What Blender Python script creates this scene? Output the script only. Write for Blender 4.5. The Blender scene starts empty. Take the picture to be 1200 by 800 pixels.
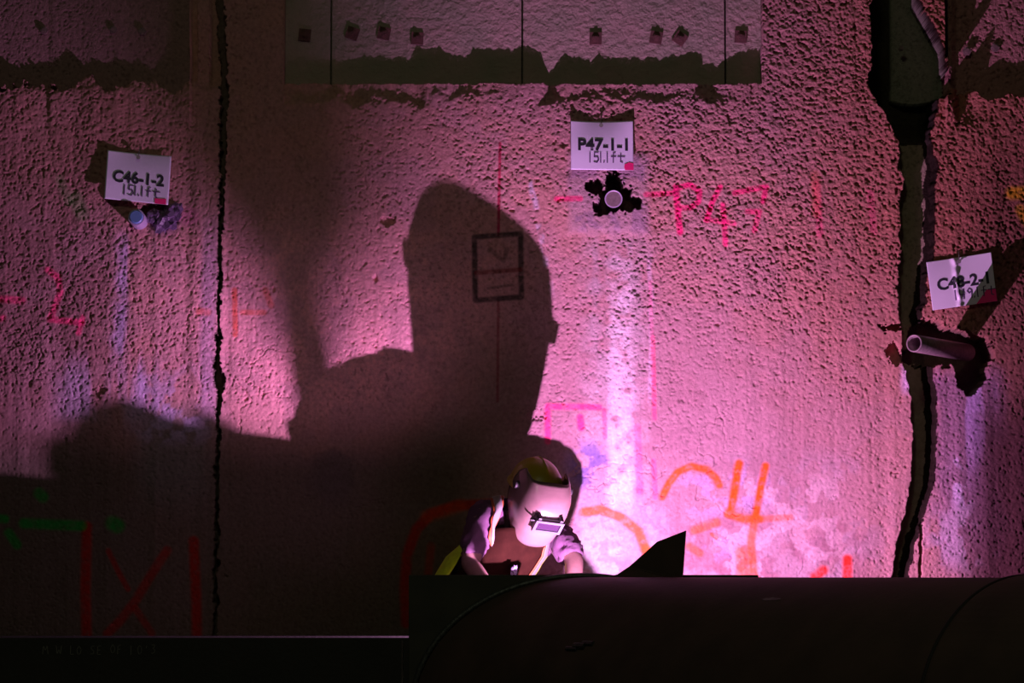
import bpy, bmesh, math, random
import numpy as np
from mathutils import Vector, Matrix, noise as mnoise
from mathutils.bvhtree import BVHTree

random.seed(5)
SC = bpy.context.scene
COL = SC.collection
V = Vector
PI = math.pi

# ------------------------------------------------------------------ camera
FPX = 3763.0                      # focal length in pixels of a 1200 px wide frame
CAM = V((0.0, -14.0, 1.06))
HORIZON = 673.0                   # row of eye level
PITCH = math.atan((HORIZON - 400) / FPX)
cd = bpy.data.cameras.new('camera')
cd.sensor_width = 36.0
cd.lens = FPX / 1200 * 36.0
cd.clip_end = 200
cam = bpy.data.objects.new('camera', cd)
cam.location = CAM
cam.rotation_euler = (PI / 2 + PITCH, 0, 0)
COL.objects.link(cam)
SC.camera = cam
FW = V((0, math.cos(PITCH), math.sin(PITCH)))
UP = V((0, -math.sin(PITCH), math.cos(PITCH)))


def at(px, py, y):
    """point of the place seen at photograph pixel (px,py), at depth y"""
    d = FW + V((1, 0, 0)) * ((px - 600) / FPX) + UP * ((400 - py) / FPX)
    return CAM + d * ((y - CAM.y) / d.y)


# ------------------------------------------------------------------ light
w = bpy.data.worlds.new('night')
SC.world = w
w.use_nodes = True
w.node_tree.nodes['Background'].inputs['Color'].default_value = (1.0, 0.90, 0.62, 1)
w.node_tree.nodes['Background'].inputs['Strength'].default_value = 0.008

ARC = at(685, 740, -1.15)
ld = bpy.data.lights.new('welding_arc', 'POINT')
ld.color = (0.93, 0.43, 0.96)
ld.energy = 275
ld.shadow_soft_size = 0.006
lo = bpy.data.objects.new('welding_arc', ld)
lo.location = ARC
COL.objects.link(lo)

ad = bpy.data.lights.new('site_floodlight', 'AREA')
ad.shape = 'DISK'
ad.size = 1.2
ad.color = (0.95, 1.0, 0.68)
ad.energy = 32
ao = bpy.data.objects.new('site_floodlight', ad)
ao.location = (-0.6, -9.0, 7.0)
ao.rotation_euler = (V((0.1, 0, 2.6)) - ao.location).to_track_quat('-Z', 'Y').to_euler()
COL.objects.link(ao)

SC.view_settings.view_transform = 'Standard'
SC.view_settings.look = 'None'
SC.view_settings.gamma = 1.0
SC.view_settings.use_curve_mapping = False
SC.view_settings.exposure = 0.0


# ------------------------------------------------------------------ helpers
def tag(o, label=None, cat=None, group=None, kind=None):
    if label: o['label'] = label
    if cat: o['category'] = cat
    if group: o['group'] = group
    if kind: o['kind'] = kind
    return o


def empty(name, loc=(0, 0, 0)):
    o = bpy.data.objects.new(name, None)
    o.location = loc
    o.empty_display_size = 0.05
    COL.objects.link(o)
    return o


def place(o, parent):
    """parent while keeping world-space coordinates (parents carry a pure translation)"""
    if parent is not None:
        o.parent = parent
        base = V((0, 0, 0))
        p = parent
        while p is not None:
            base += p.location
            p = p.parent
        o.location = o.location - base
    return o


def obj(name, bm, m, parent=None, smooth=False, origin=None):
    me = bpy.data.meshes.new(name)
    if isinstance(bm, bmesh.types.BMesh):
        bmesh.ops.recalc_face_normals(bm, faces=bm.faces[:])
        bm.to_mesh(me)
        bm.free()
    else:
        me.from_pydata(bm[0], [], bm[1])
        me.validate()
    if smooth:
        me.polygons.foreach_set('use_smooth', [True] * len(me.polygons))
    if origin is not None:
        me.transform(Matrix.Translation(-V(origin)))
    me.materials.append(m)
    o = bpy.data.objects.new(name, me)
    if origin is not None:
        o.location = origin
    COL.objects.link(o)
    return place(o, parent)


def mat(name, color, rough=0.7, metal=0.0, var=0.0, scale=20.0, bump=0.0, bscale=120.0, spec=0.5, attr=None,
        coat=0.0, color2=None):
    m = bpy.data.materials.new(name)
    m.use_nodes = True
    nt = m.node_tree
    N, L = nt.nodes, nt.links
    b = N['Principled BSDF']
    b.inputs['Roughness'].default_value = rough
    b.inputs['Metallic'].default_value = metal
    b.inputs['Specular IOR Level'].default_value = spec
    b.inputs['Coat Weight'].default_value = coat
    b.inputs['Base Color'].default_value = (*color, 1)
    tc = N.new('ShaderNodeTexCoord')
    src = None
    if attr:
        a = N.new('ShaderNodeAttribute')
        a.attribute_name = attr
        src = a.outputs['Color']
    if var > 0:
        nz = N.new('ShaderNodeTexNoise')
        nz.inputs['Scale'].default_value = scale
        nz.inputs['Detail'].default_value = 6
        L.new(tc.outputs['Object'], nz.inputs['Vector'])
        rp = N.new('ShaderNodeMapRange')
        rp.inputs['From Min'].default_value = 0.3
        rp.inputs['From Max'].default_value = 0.7
        L.new(nz.outputs['Fac'], rp.inputs['Value'])
        if color2 is not None:
            mx = N.new('ShaderNodeMix')
            mx.data_type = 'RGBA'
            L.new(rp.outputs['Result'], mx.inputs['Factor'])
            mx.inputs[6].default_value = (*color, 1)
            mx.inputs[7].default_value = (*color2, 1)
            src = mx.outputs[2]
        else:
            rp.inputs['To Min'].default_value = 1 - var
            rp.inputs['To Max'].default_value = 1 + var
            mx = N.new('ShaderNodeVectorMath')
            mx.operation = 'SCALE'
            if src is not None:
                L.new(src, mx.inputs[0])
            else:
                mx.inputs[0].default_value = color
            L.new(rp.outputs['Result'], mx.inputs['Scale'])
            src = mx.outputs[0]
    if src is not None:
        L.new(src, b.inputs['Base Color'])
    if bump > 0:
        nb = N.new('ShaderNodeTexNoise')
        nb.inputs['Scale'].default_value = bscale
        nb.inputs['Detail'].default_value = 5
        L.new(tc.outputs['Object'], nb.inputs['Vector'])
        bp = N.new('ShaderNodeBump')
        bp.inputs['Strength'].default_value = 0.8
        bp.inputs['Distance'].default_value = bump
        if attr:                      # the relief is strongest where the wall is roughest
            mm = N.new('ShaderNodeMath')
            mm.operation = 'MULTIPLY'
            L.new(nb.outputs['Fac'], mm.inputs[0])
            L.new(a.outputs['Alpha'], mm.inputs[1])
            L.new(mm.outputs[0], bp.inputs['Height'])
        else:
            L.new(nb.outputs['Fac'], bp.inputs['Height'])
        L.new(bp.outputs['Normal'], b.inputs['Normal'])
    return m


def box_bm(x0, x1, y0, y1, z0, z1, bevel=0.0, seg=1):
    bm = bmesh.new()
    r = bmesh.ops.create_cube(bm, size=1.0)
    for v in r['verts']:
        v.co = V(((x0 + x1) / 2 + v.co.x * (x1 - x0), (y0 + y1) / 2 + v.co.y * (y1 - y0), (z0 + z1) / 2 + v.co.z * (z1 - z0)))
    if bevel > 0:
        bmesh.ops.bevel(bm, geom=bm.edges[:], offset=bevel, segments=seg, affect='EDGES', profile=0.5)
    return bm


def frame_of(d, hint=V((0, 0, 1))):
    d = d.normalized()
    if abs(d.dot(hint)) > 0.97:
        hint = V((1, 0, 0))
    a = hint.cross(d).normalized()
    return a, d.cross(a).normalized()


def tube(pts, radii, n=16, caps=True, bm=None, hollow=0.0):
    """round tube along pts with one radius per point"""
    bm = bm or bmesh.new()
    if isinstance(radii, (int, float)):
        radii = [radii] * len(pts)
    rings = []
    pts = [V(p) for p in pts]
    a = None
    for i, p in enumerate(pts):
        d = (pts[min(i + 1, len(pts) - 1)] - pts[max(i - 1, 0)]).normalized()
        if a is None:
            a, b = frame_of(d)
        else:
            a = (a - d * a.dot(d)).normalized()
            b = d.cross(a)
        rings.append([bm.verts.new(p + (a * math.cos(2 * PI * k / n) + b * math.sin(2 * PI * k / n)) * radii[i]) for k in range(n)])
    for r0, r1 in zip(rings, rings[1:]):
        for k in range(n):
            bm.faces.new((r0[k], r0[(k + 1) % n], r1[(k + 1) % n], r1[k]))
    if caps:
        bm.faces.new(rings[0][::-1])
        bm.faces.new(rings[-1])
    return bm


def loft(rings, close=True, caps=True):
    bm = bmesh.new()
    R = [[bm.verts.new(p) for p in r] for r in rings]
    n = len(R[0])
    for r0, r1 in zip(R, R[1:]):
        for k in range(n if close else n - 1):
            bm.faces.new((r0[k], r0[(k + 1) % n], r1[(k + 1) % n], r1[k]))
    if caps and close:
        bm.faces.new(R[0][::-1])
        bm.faces.new(R[-1])
    return bm


def solidify(bm, t):
    bmesh.ops.recalc_face_normals(bm, faces=bm.faces[:])
    bmesh.ops.solidify(bm, geom=bm.faces[:], thickness=t)
    return bm


def prism(poly, vec):
    """polygon (points) extruded by vec"""
    bm = bmesh.new()
    a = [bm.verts.new(V(p)) for p in poly]
    b = [bm.verts.new(V(p) + V(vec)) for p in poly]
    n = len(a)
    bm.faces.new(a)
    bm.faces.new(b[::-1])
    for k in range(n):
        bm.faces.new((a[k], b[k], b[(k + 1) % n], a[(k + 1) % n]))
    return bm


def skin(name, joints, edges, m, parent, root=0, sub=2, wrinkle=0.0, wscale=18.0):
    """one continuous surface grown over a skeleton: joints = [(pos, radius)]"""
    me = bpy.data.meshes.new(name)
    me.from_pydata([tuple(j[0]) for j in joints], edges, [])
    o = bpy.data.objects.new(name, me)
    COL.objects.link(o)
    sk = o.modifiers.new('skin', 'SKIN')
    sk.use_smooth_shade = True
    for i, v in enumerate(me.skin_vertices[0].data):
        r = joints[i][1]
        v.radius = (r, r) if not isinstance(r, tuple) else r
        v.use_root = (i == root)
    ss = o.modifiers.new('subdivision', 'SUBSURF')
    ss.levels = ss.render_levels = sub
    dg = bpy.context.evaluated_depsgraph_get()
    dg.update()
    baked = bpy.data.meshes.new_from_object(o.evaluated_get(dg))
    o.modifiers.clear()
    o.data = baked
    baked.name = name
    if wrinkle > 0:
        nrm = [v.normal.copy() for v in baked.vertices]
        for v, n in zip(baked.vertices, nrm):
            q = V((v.co.x * wscale, v.co.y * wscale, v.co.z * wscale * 1.7))
            a = 1 - abs(mnoise.noise(q)) * 2.2
            v.co += n * wrinkle * (a - 0.4 + 0.4 * mnoise.noise(q * 2.3))
    baked.polygons.foreach_set('use_smooth', [True] * len(baked.polygons))
    baked.materials.clear()
    baked.materials.append(m)
    return place(o, parent)


# stroke lettering: polylines on a 1 x 1 cell (x to the right, y up)
STROKE = {
    '0': [[(.5, 1), (.2, .8), (.15, .4), (.35, 0), (.65, .05), (.85, .4), (.8, .8), (.5, 1)]],
    '1': [[(.12, 1), (.12, 0)]],
    '3': [[(.2, .95), (.7, 1), (.75, .7), (.4, .55), (.8, .4), (.7, .05), (.2, 0)]],
    '4': [[(.25, 1), (.2, .45), (.85, .45)], [(.75, 1), (.7, 0)]],
    '5': [[(.8, 1), (.3, 1), (.25, .55), (.7, .55), (.8, .25), (.6, 0), (.2, .05)]],
    '9': [[(.8, .8), (.5, 1), (.25, .75), (.5, .5), (.8, .75), (.75, 0)]],
    '.': [[(.10, .0), (.16, .14)]],
    'f': [[(.75, 1), (.5, .95), (.45, 0)], [(.2, .6), (.8, .6)]],
    't': [[(.5, .9), (.45, .1), (.7, 0)], [(.1, .6), (1.0, .6)]],
    'M': [[(0, 0), (.15, 1), (.5, .4), (.85, 1), (1, 0)]],
    'W': [[(0, 1), (.2, 0), (.5, .6), (.8, 0), (1, 1)]],
    'L': [[(.2, 1), (.15, 0), (.75, .05)]],
    'O': [[(.5, 1), (.1, .6), (.25, .05), (.75, .1), (.9, .6), (.5, 1)]],
    'S': [[(.8, .95), (.3, .9), (.25, .6), (.75, .4), (.7, .05), (.15, .05)]],
    'E': [[(.8, 1), (.2, .95), (.15, 0), (.75, .05)], [(.2, .5), (.65, .55)]],
    'F': [[(.8, 1), (.2, .95), (.15, 0)], [(.2, .5), (.65, .55)]],
    "'": [[(.5, 1), (.45, .75)]],
}


def lettering(text, origin, ex, ez, n, size, pitch, half, lift=0.0012, jitter=0.0):
    """flat pen strokes written on the plane (ex, ez); one bmesh"""
    bm = bmesh.new()
    rnd = random.Random(len(text))
    x = 0.0
    for ch in text:
        dz = rnd.uniform(-jitter, jitter)
        for pl in STROKE.get(ch, []):
            P = [V(origin) + ex * (x + p[0] * size * 0.62) + ez * (p[1] * size + dz) + n * lift for p in pl]
            for a, b in zip(P, P[1:]):
                d = (b - a).normalized()
                s = n.cross(d).normalized() * half
                a2, b2 = a - d * half * .6, b + d * half * .6
                lo_ = [bm.verts.new(q) for q in (a2 - s, a2 + s, b2 + s, b2 - s)]
                hi_ = [bm.verts.new(q + n * 0.0006) for q in (a2 - s, a2 + s, b2 + s, b2 - s)]
                bm.faces.new(hi_)
                for k in range(4):
                    bm.faces.new((lo_[k], lo_[(k + 1) % 4], hi_[(k + 1) % 4], hi_[k]))
        x += pitch * (0.45 if ch in ".1'" else 1.0)
    return bm


# ------------------------------------------------------------------ numpy noise
RNG = np.random.RandomState(11)
TAB = RNG.rand(512, 512)


def vnoise(x, z, size, seed=0):
    u = x / size + seed * 17.31 + 300
    v = z / size + seed * 9.77 + 300
    iu, iv = np.floor(u).astype(int), np.floor(v).astype(int)
    fu, fv = u - iu, v - iv
    fu = fu * fu * (3 - 2 * fu)
    fv = fv * fv * (3 - 2 * fv)
    T = lambda a, b: TAB[(a + seed * 37) % 512, (b + seed * 91) % 512]
    return (T(iu, iv) * (1 - fu) * (1 - fv) + T(iu + 1, iv) * fu * (1 - fv)
            + T(iu, iv + 1) * (1 - fu) * fv + T(iu + 1, iv + 1) * fu * fv)


def fbm(x, z, size, seed=0, oct=4, gain=0.5):
    s, a, t = 0, 1.0, 0
    for k in range(oct):
        s = s + a * vnoise(x, z, size / 2 ** k, seed + k)
        t += a
        a *= gain
    return s / t


def sstep(a, b, x):
    t = np.clip((x - a) / (b - a), 0, 1)
    return t * t * (3 - 2 * t)


# ================================================================== SETTING: the wall
X = np.concatenate([np.arange(-5, -3.1, .06), np.arange(-3.1, -2.30, .016), np.arange(-2.30, 2.30, .0037), np.arange(2.30, 3.1, .016), np.arange(3.1, 5.01, .06)])
Z = np.concatenate([np.arange(0, .70, .05), np.arange(.70, 3.64, .0037), np.arange(3.64, 4.2, .016), np.arange(4.2, 5.21, .06)])
gx, gz = np.meshgrid(X, Z)
# photograph pixel of every wall point (wall plane is y = 0): used to lay out joints, recesses and paint at their places
ry, rz = 14.0, gz - CAM.z
dep = ry * math.cos(PITCH) + rz * math.sin(PITCH)
px = 600 + FPX * gx / dep
py = 400 - FPX * (-ry * math.sin(PITCH) + rz * math.cos(PITCH)) / dep

wob = (fbm(gx, gz, .10, 3) - .5)
wobf = (fbm(gx, gz, .03, 8) - .5)
bx = px + 26 * wob + 12 * wobf           # ragged versions of the pixel coordinates
by = py + 26 * (fbm(gx, gz, .09, 5) - .5) + 14 * (fbm(gx, gz, .028, 13) - .5)

rough = 0.40 + .5 * sstep(630, 760, px) * sstep(420, 300, py) - .30 * sstep(430, 560, py) * sstep(1040, 900, px)
rough = rough + .22 * sstep(260, 120, px) * sstep(480, 380, py) + .15 * sstep(330, 620, px) * sstep(300, 150, py)
rough = np.clip(rough * (.35 + 1.3 * fbm(gx, gz, .22, 21, 3)), .18, 1.25)
rough = rough * sstep(3.15, 2.9, np.abs(gx)) * sstep(4.25, 4.05, gz) + .02
n1 = vnoise(gx + .2 * gz, gz, .0100, 31)
n2 = vnoise(gx, gz, .0066, 32)
n3 = vnoise(gx + .3 * gz, gz, .055, 33)
n4 = vnoise(gx - .4 * gz, gz + .3 * gx, .026, 34)
pop = .44 * n1 + .30 * n2 + .12 * n3 + .22 * n4
H = .0155 * (pop - .54) * rough - .013 * sstep(.36, .14, .55 * n1 + .45 * n2) * rough
H = H + .016 * (fbm(gx, gz, .55, 41) - .5) + .010 * (fbm(gx * 2.5, gz * .4, .30, 44) - .5)
# shallow step where two pours meet
H = H + .006 * sstep(639, 636, px) * sstep(520, 380, py) * sstep(95, 110, py)
H = H + .007 * (fbm(gx * 6, gz * .12, .25, 46) - .5)
# hairline cracks near the bottom and pits on the left
crk = np.abs(fbm(gx, gz, .22, 51, 5) - .5)
H = H - .009 * sstep(.008, .0, crk) * sstep(.55, .65, fbm(gx, gz, .5, 52))
pit = vnoise(gx, gz, .05, 61)
H = H - .012 * sstep(.965, .995, pit)


def interp(xs, ys, q):
    return np.interp(q, xs, ys)


# --- recess of the middle panel: ragged shotcrete lip below steel plates
LX = [333, 390, 415, 450, 490, 500, 525, 540, 552, 562, 600, 614, 630, 638, 646, 654, 662, 680, 692, 702, 716, 750, 772, 800, 815, 821, 832, 843, 860, 893]
LY = [62, 62, 66, 60, 65, 52, 52, 61, 61, 52, 52, 48, 50, 66, 80, 66, 58, 60, 66, 58, 63, 62, 63, 58, 60, 76, 79, 64, 52, 52]
MDEP = .085
rise = (97 - np.interp(px + 7 * wobf, LX, LY)) * .00372
lip = rise / 2.5 * 1.22
lip = np.clip(lip * (1 + .25 * (fbm(gx, gz * 0, .02, 71) - .5)), .015, .09)
inm = (px > 333) & (px < 893)
lipmask = sstep(124, 106, by + 14 * (fbm(gx, gz, .05, 73) - .5)) * inm
H = np.where(inm, H * (1 - .6 * lipmask) + lipmask * (lip - MDEP - .0), H)
mid_rec = inm & (py < 97 + 5 * wobf)
H = np.where(mid_rec, -.13, H)
# --- recess of the left panel
lrise = np.interp(px, [-400, 0, 25, 55, 60, 75, 95, 110, 140, 150, 200, 222], [66, 68, 66, 73, 66, 65, 70, 65, 66, 72, 74, 62])
llip = (99 - lrise) * .00372 / 2.45 * 1.22
left_rec = (px < 222) & (by < 99 + 16 * wobf)
lipl = sstep(170, 115, by) * (px < 224)
H = np.where(px < 224, H + lipl * (llip - .05), H)
H = np.where(left_rec, -.052 + .35 * H - (llip.mean() * 0), H)
# dark post slots beside the joint
H = np.where((px > 224) & (px < 231) & (by < 100), -.06, H)
H = np.where((px > 246) & (px < 262 + 4 * wob) & (py < 104 + 30 * wob), -.10, H)
# --- joint between left and middle panel
jc = np.interp(py, [-200, 0, 100, 200, 300, 430, 445, 520, 745, 900], [257, 257, 262, 261, 258, 255, 257, 255, 252, 250])
jw = np.interp(py, [-200, 0, 200, 300, 380, 410, 430, 445, 465, 500, 600, 800], [5, 5, 3, 2.2, 1.8, 3, 4, 6, 2.4, 2, 2, 2])
jd = np.abs(px + 7 * wobf + 3 * (n1 - .5) - jc)
H = np.where(jd < jw, -.07, H)
H = H + .008 * sstep(24, 14, np.abs(px - jc + 14)) * sstep(120, 250, py) * sstep(500, 440, py)
# --- wide open joint between middle and right panel
gl = np.interp(py, [-200, 0, 28, 60, 95, 118, 140, 165, 235, 300, 370, 420, 470, 520, 560, 610, 640, 680, 800], [1020, 1022, 1018, 1022, 1018, 1030, 1042, 1054, 1056, 1053, 1054, 1058, 1069, 1069, 1068, 1058, 1050, 1044, 1040])
gr = np.interp(py, [-200, 0, 30, 60, 95, 112, 116, 140, 165, 200, 300, 335, 370, 420, 470, 520, 560, 600, 640, 680, 800], [1074, 1076, 1092, 1108, 1112, 1112, 1100, 1094, 1092, 1092, 1088, 1082, 1074, 1086, 1092, 1092, 1091, 1079, 1066, 1058, 1055])
ex = px + 10 * wob * sstep(560, 300, py) + 6 * wobf
groove = (ex > gl) & (ex < gr)
gr = gr + 4 * sstep(150, 200, py)
groove = (ex > gl) & (ex < gr)
soft = sstep(0, 3, np.minimum(ex - gl, gr - ex))
gdep = .09 + .23 * sstep(165, 130, py)
H = np.where(groove, -gdep * soft + (1 - soft) * H, H)
cas = (px > 1052) & (px < gr) & (py < 113 - .012 * (px - 1078) ** 2 * .6)
H = np.where(groove & cas, -.285 + .04 * np.sqrt(np.clip(1 - ((px - 1082) / 32.) ** 2, 0, 1)), H)
# thin crack beside the open joint, low on the right
cx = np.interp(py, [560, 600, 640, 690], [1091, 1080, 1079, 1078])
H = np.where((np.abs(px + 5 * wobf - cx) < 1.6) & (py > 585), -.05, H)
# --- recess of the right panel
rr = (px > np.maximum(gr, 1108)) & (by < 111)
rlip = (112 - np.interp(px, [1108, 1118, 1125, 1140, 1150, 1165, 1190, 1260], [30, 50, 80, 80, 70, 62, 58, 55])) * .00372 / 2.5 * 1.3
lipr = sstep(160, 122, by) * (px > 1108) * ~groove
H = H + lipr * (rlip - .10)
H = np.where(rr & ~groove, -.10 + .5 * H, H)
H = np.where((np.abs(px - 1112) < 2) & (py < 110), -.2, H)


# --- broken-out holes round the stubs
def blobs(lst):
    m = np.full(px.shape, 9.0)
    for (cx_, cy_, rx_, ry_) in lst:
        m = np.minimum(m, ((px + 9 * wobf - cx_) / rx_) ** 2 + ((py + 9 * (n1 - .5) - cy_) / ry_) ** 2)
    return m < 1


star = blobs([(697, 219, 11, 9), (719, 211, 9, 10), (719, 231, 17, 15), (737, 239, 13, 10), (706, 243, 10, 8), (733, 224, 9, 8)])
H = np.where(star, -.11, H)
patch = sstep(1.15, .85, np.maximum(np.abs((px - 713) / 46), np.abs((py - 226) / 46)))
H = np.where(star, H, H * (1 - .65 * patch) + .010 * patch)
hole48 = blobs([(1112, 402, 40, 19), (1138, 430, 20, 32), (1088, 394, 22, 22), (1152, 412, 14, 16), (1100, 416, 42, 14)])
H = np.where(hole48 & (px > 1060), -.24, H)
H = np.where(blobs([(1044, 384, 14, 4), (1048, 411, 9, 10), (1052, 420, 8, 8)]), -.06, H)
H = np.where(blobs([(205, 246, 8, 8), (180, 248, 16, 9)]), -.045, H)
H = np.where(blobs([(119, 457, 9, 3), (110, 462, 6, 3), (455, 258, 10, 5), (630, 487, 12, 5)]), -.012, H)

# ---------------------------------------------------------------- colour of the wall: rusty shotcrete, leached lime, spray paint, painted-in light falloff
C = np.zeros(px.shape + (3,))
t = fbm(gx, gz, .6, 81)[..., None]
C[:] = np.array([.62, .30, .255]) * (1 - t) + np.array([.52, .285, .285]) * t


def tint(mask, col, k=1.0):
    m = np.clip(np.asarray(mask, dtype=float) * k, 0, 1)[..., None]
    C[:] = C * (1 - m) + np.array(col) * m


tint(sstep(430, 120, np.hypot(px - 740, (py - 640) * 1.05)), (.325, .178, .215), .9)  # colour lowered round the arc's foot to tone down its pool of light
tint(sstep(1.1, .45, np.hypot((px - 375) / 230, (py - 375) / 150)), (.86, .42, .43), 1.0)  # pale concrete, made paler still to strengthen the lit patch
tint(sstep(190, 90, px), (.28, .145, .155), .8)  # left side darkened, imitating the arc's falloff
tint(sstep(230, 90, py) * sstep(430, 520, px) * sstep(1010, 900, px), (.42, .22, .215), .55)  # upper middle darkened in two steps, as if the light faded upward
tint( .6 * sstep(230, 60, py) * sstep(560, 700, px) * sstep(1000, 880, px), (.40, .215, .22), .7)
tint(sstep(.40, .62, fbm(gx, gz, .11, 99)), (.47, .27, .30), .35)
# rust-brown upper right and upper left; outer edges darkened to imitate light falloff
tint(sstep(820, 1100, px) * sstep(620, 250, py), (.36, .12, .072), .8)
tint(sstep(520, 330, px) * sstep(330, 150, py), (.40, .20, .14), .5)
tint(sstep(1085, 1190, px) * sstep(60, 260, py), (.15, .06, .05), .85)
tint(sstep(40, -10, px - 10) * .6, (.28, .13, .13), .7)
# smooth grey concrete low on the left, darkened to deepen the cast shadow
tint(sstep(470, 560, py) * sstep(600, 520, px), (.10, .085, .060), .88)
tint(sstep(60, 20, np.abs(px - 205)) * sstep(455, 500, py) * sstep(620, 540, py), (.19, .175, .16), .7)
tint(sstep(.52, .62, fbm(gx, gz, .14, 86)) * sstep(45, 15, np.hypot(px - 390, (py - 560) * .9)), (.12, .09, .08), .8)
# wet dark patch edge blotches
st = fbm(gx * 3, gz * .35, .25, 83)
fine = fbm(gx, gz, .05, 84)
tint(sstep(54, 22, np.abs(px - 722)) * sstep(255, 300, py) * sstep(.30, .6, st * .5 + fine * .5), (.50, .385, .41), .7)
tint(sstep(22, 8, np.abs(px - 729 - (py - 560) * -.01)) * sstep(330, 520, py) * sstep(.3, .55, fine), (.58, .47, .52), .7)
tint(sstep(4, 1, np.abs(px - 762 - 6 * wob)) * sstep(290, 310, py) * sstep(490, 440, py), (.7, .5, .6), .6)
tint(patch * (~star), (.50, .36, .40), .55)
tint(patch * (~star) * sstep(.5, .62, fine), (.30, .20, .30), .5)
tint(sstep(5, 2, np.abs(px - 625 - (py - 230) * .18 - 8 * wob)) * sstep(170, 200, py) * sstep(360, 300, py) * sstep(.4, .6, fine), (.66, .55, .62), .8)
# leaching below the left stub
tint(sstep(34, 10, np.abs(px - 162 - 30 * wob)) * sstep(262, 300, py) * sstep(520, 460, py) * sstep(.35, .6, st), (.50, .40, .62), .75)
tint(sstep(60, 20, np.abs(px - 205)) * sstep(410, 470, py) * sstep(530, 500, py) * sstep(.4, .6, fine), (.50, .40, .60), .65)
tint(sstep(60, 25, np.abs(px - 110)) * sstep(400, 450, py) * sstep(500, 480, py) * sstep(.4, .6, st), (.46, .36, .52), .6)
tint(sstep(14, 4, np.abs(px - jc + 12)) * sstep(230, 300, py) * sstep(520, 470, py), (.58, .38, .52), .6)
tint(sstep(26, 8, np.hypot(px - 192, py - 256)), (.16, .10, .20), .85)
tint(sstep(16, 6, np.hypot(px - 222, py - 254)), (.62, .22, .34), .7)
# leaching below the right stub
tint(sstep(55, 25, np.abs(px - 1135 - 26 * wob)) * sstep(418, 450, py) * sstep(720, 600, py), (.27, .155, .25), .7)
tint(sstep(48, 15, np.abs(px - 1125 - 40 * wob)) * sstep(418, 450, py) * sstep(600, 500, py) * sstep(.48, .62, st), (.50, .34, .62), .75)
tint(sstep(26, 8, np.hypot((px - 1128) * 1.2, (py - 560) * .45)) * sstep(.5, .6, fbm(gx, gz, .07, 88)), (.70, .52, .72), .9)
tint(sstep(50, 20, np.hypot((px - 1130) * .8, py - 630)) * sstep(.5, .6, fbm(gx, gz, .09, 89)), (.52, .36, .46), .8)
tint(sstep(14, 4, np.abs(px - 1064 - 10 * wob)) * sstep(422, 432, py) * sstep(468, 450, py), (.72, .52, .70), .8)
# lime skin low in the middle
lm = sstep(.49, .56, .6 * fbm(gx, gz, .24, 91) + .4 * fbm(gx, gz, .07, 94)) * sstep(510, 570, py) * sstep(1060, 980, px) * sstep(640, 700, px)
tint(lm, (.42, .27, .31), .8)
tint(sstep(.52, .64, fbm(gx, gz, .13, 92)) * sstep(600, 640, py) * sstep(1060, 960, px) * sstep(640, 690, px), (.33, .15, .19), .65)
tint(sstep(.62, .68, fbm(gx, gz, .06, 93)) * sstep(560, 600, py) * sstep(800, 740, px) * sstep(670, 690, px), (.45, .38, .42), .8)
tint(sstep(40, 10, np.hypot(px - 690, py - 545)) * sstep(.45, .6, fine), (.34, .26, .52), .8)
tint(sstep(45, 15, np.hypot((px - 850) * .6, py - 575)) * sstep(.45, .6, fine), (.44, .32, .52), .6)
tint(sstep(30, 10, np.hypot((px - 840) * .6, py - 640)) * sstep(.45, .6, fine), (.44, .34, .54), .6)
# recesses: olive-grey concrete, darker in joints and holes
tint(groove * 1.0, (.36, .28, .20), .95)
tint((ex > gr - 9) & (ex < gr + 1.8), (.012, .008, .006), .97)  # joint's side wall painted near-black to hide the arc light on it
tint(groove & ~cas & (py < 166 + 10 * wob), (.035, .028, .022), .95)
tint((groove & cas) * 1.0, (.26, .25, .19), .95)
tint((jd < jw + 1) * 1.0, (.10, .075, .06), .9)
tint(star * 1.0, (.05, .04, .035), .9)
tint((hole48 & (px > 1060)) * 1.0, (.10, .08, .07), .9)
tint(left_rec * 1.0, (.28, .17, .17), .75)
tint(mid_rec * 1.0, (.12, .12, .10), .9)
tint((rr & ~groove) * 1.0, (.36, .20, .20), .6)

tint(sstep(1112, 1165, px) * sstep(420, 520, py), (.075, .032, .036), .92)  # low right edge painted very dark, imitating light that fades out
tint(sstep(19, 9, np.abs(px - 727 - 10 * wob)) * sstep(265, 340, py) * sstep(625, 560, py) * sstep(.25, .5, fine * .6 + st * .4), (.74, .60, .64), .75)
tint(sstep(30, 12, np.hypot(px - 692, (py - 548) * .8)) * sstep(.42, .54, fine), (.17, .11, .30), .8)
tint(sstep(.50, .58, fbm(gx, gz, .10, 96)) * sstep(585, 620, py) * sstep(770, 800, px) * sstep(1040, 980, px), (.30, .135, .165), .6)
tint(sstep(.52, .58, fbm(gx, gz, .07, 97)) * sstep(545, 570, py) * sstep(830, 860, px) * sstep(1010, 960, px), (.60, .40, .43), .6)
PINK, ROSE, ORANGE, RED, DRED, GREEN, BLACK = (1, .03, .22), (.75, .07, .20), (1, .105, .015), (1, .04, .025), (.42, .02, .012), (.0, .30, .03), (.07, .05, .05)
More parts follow.
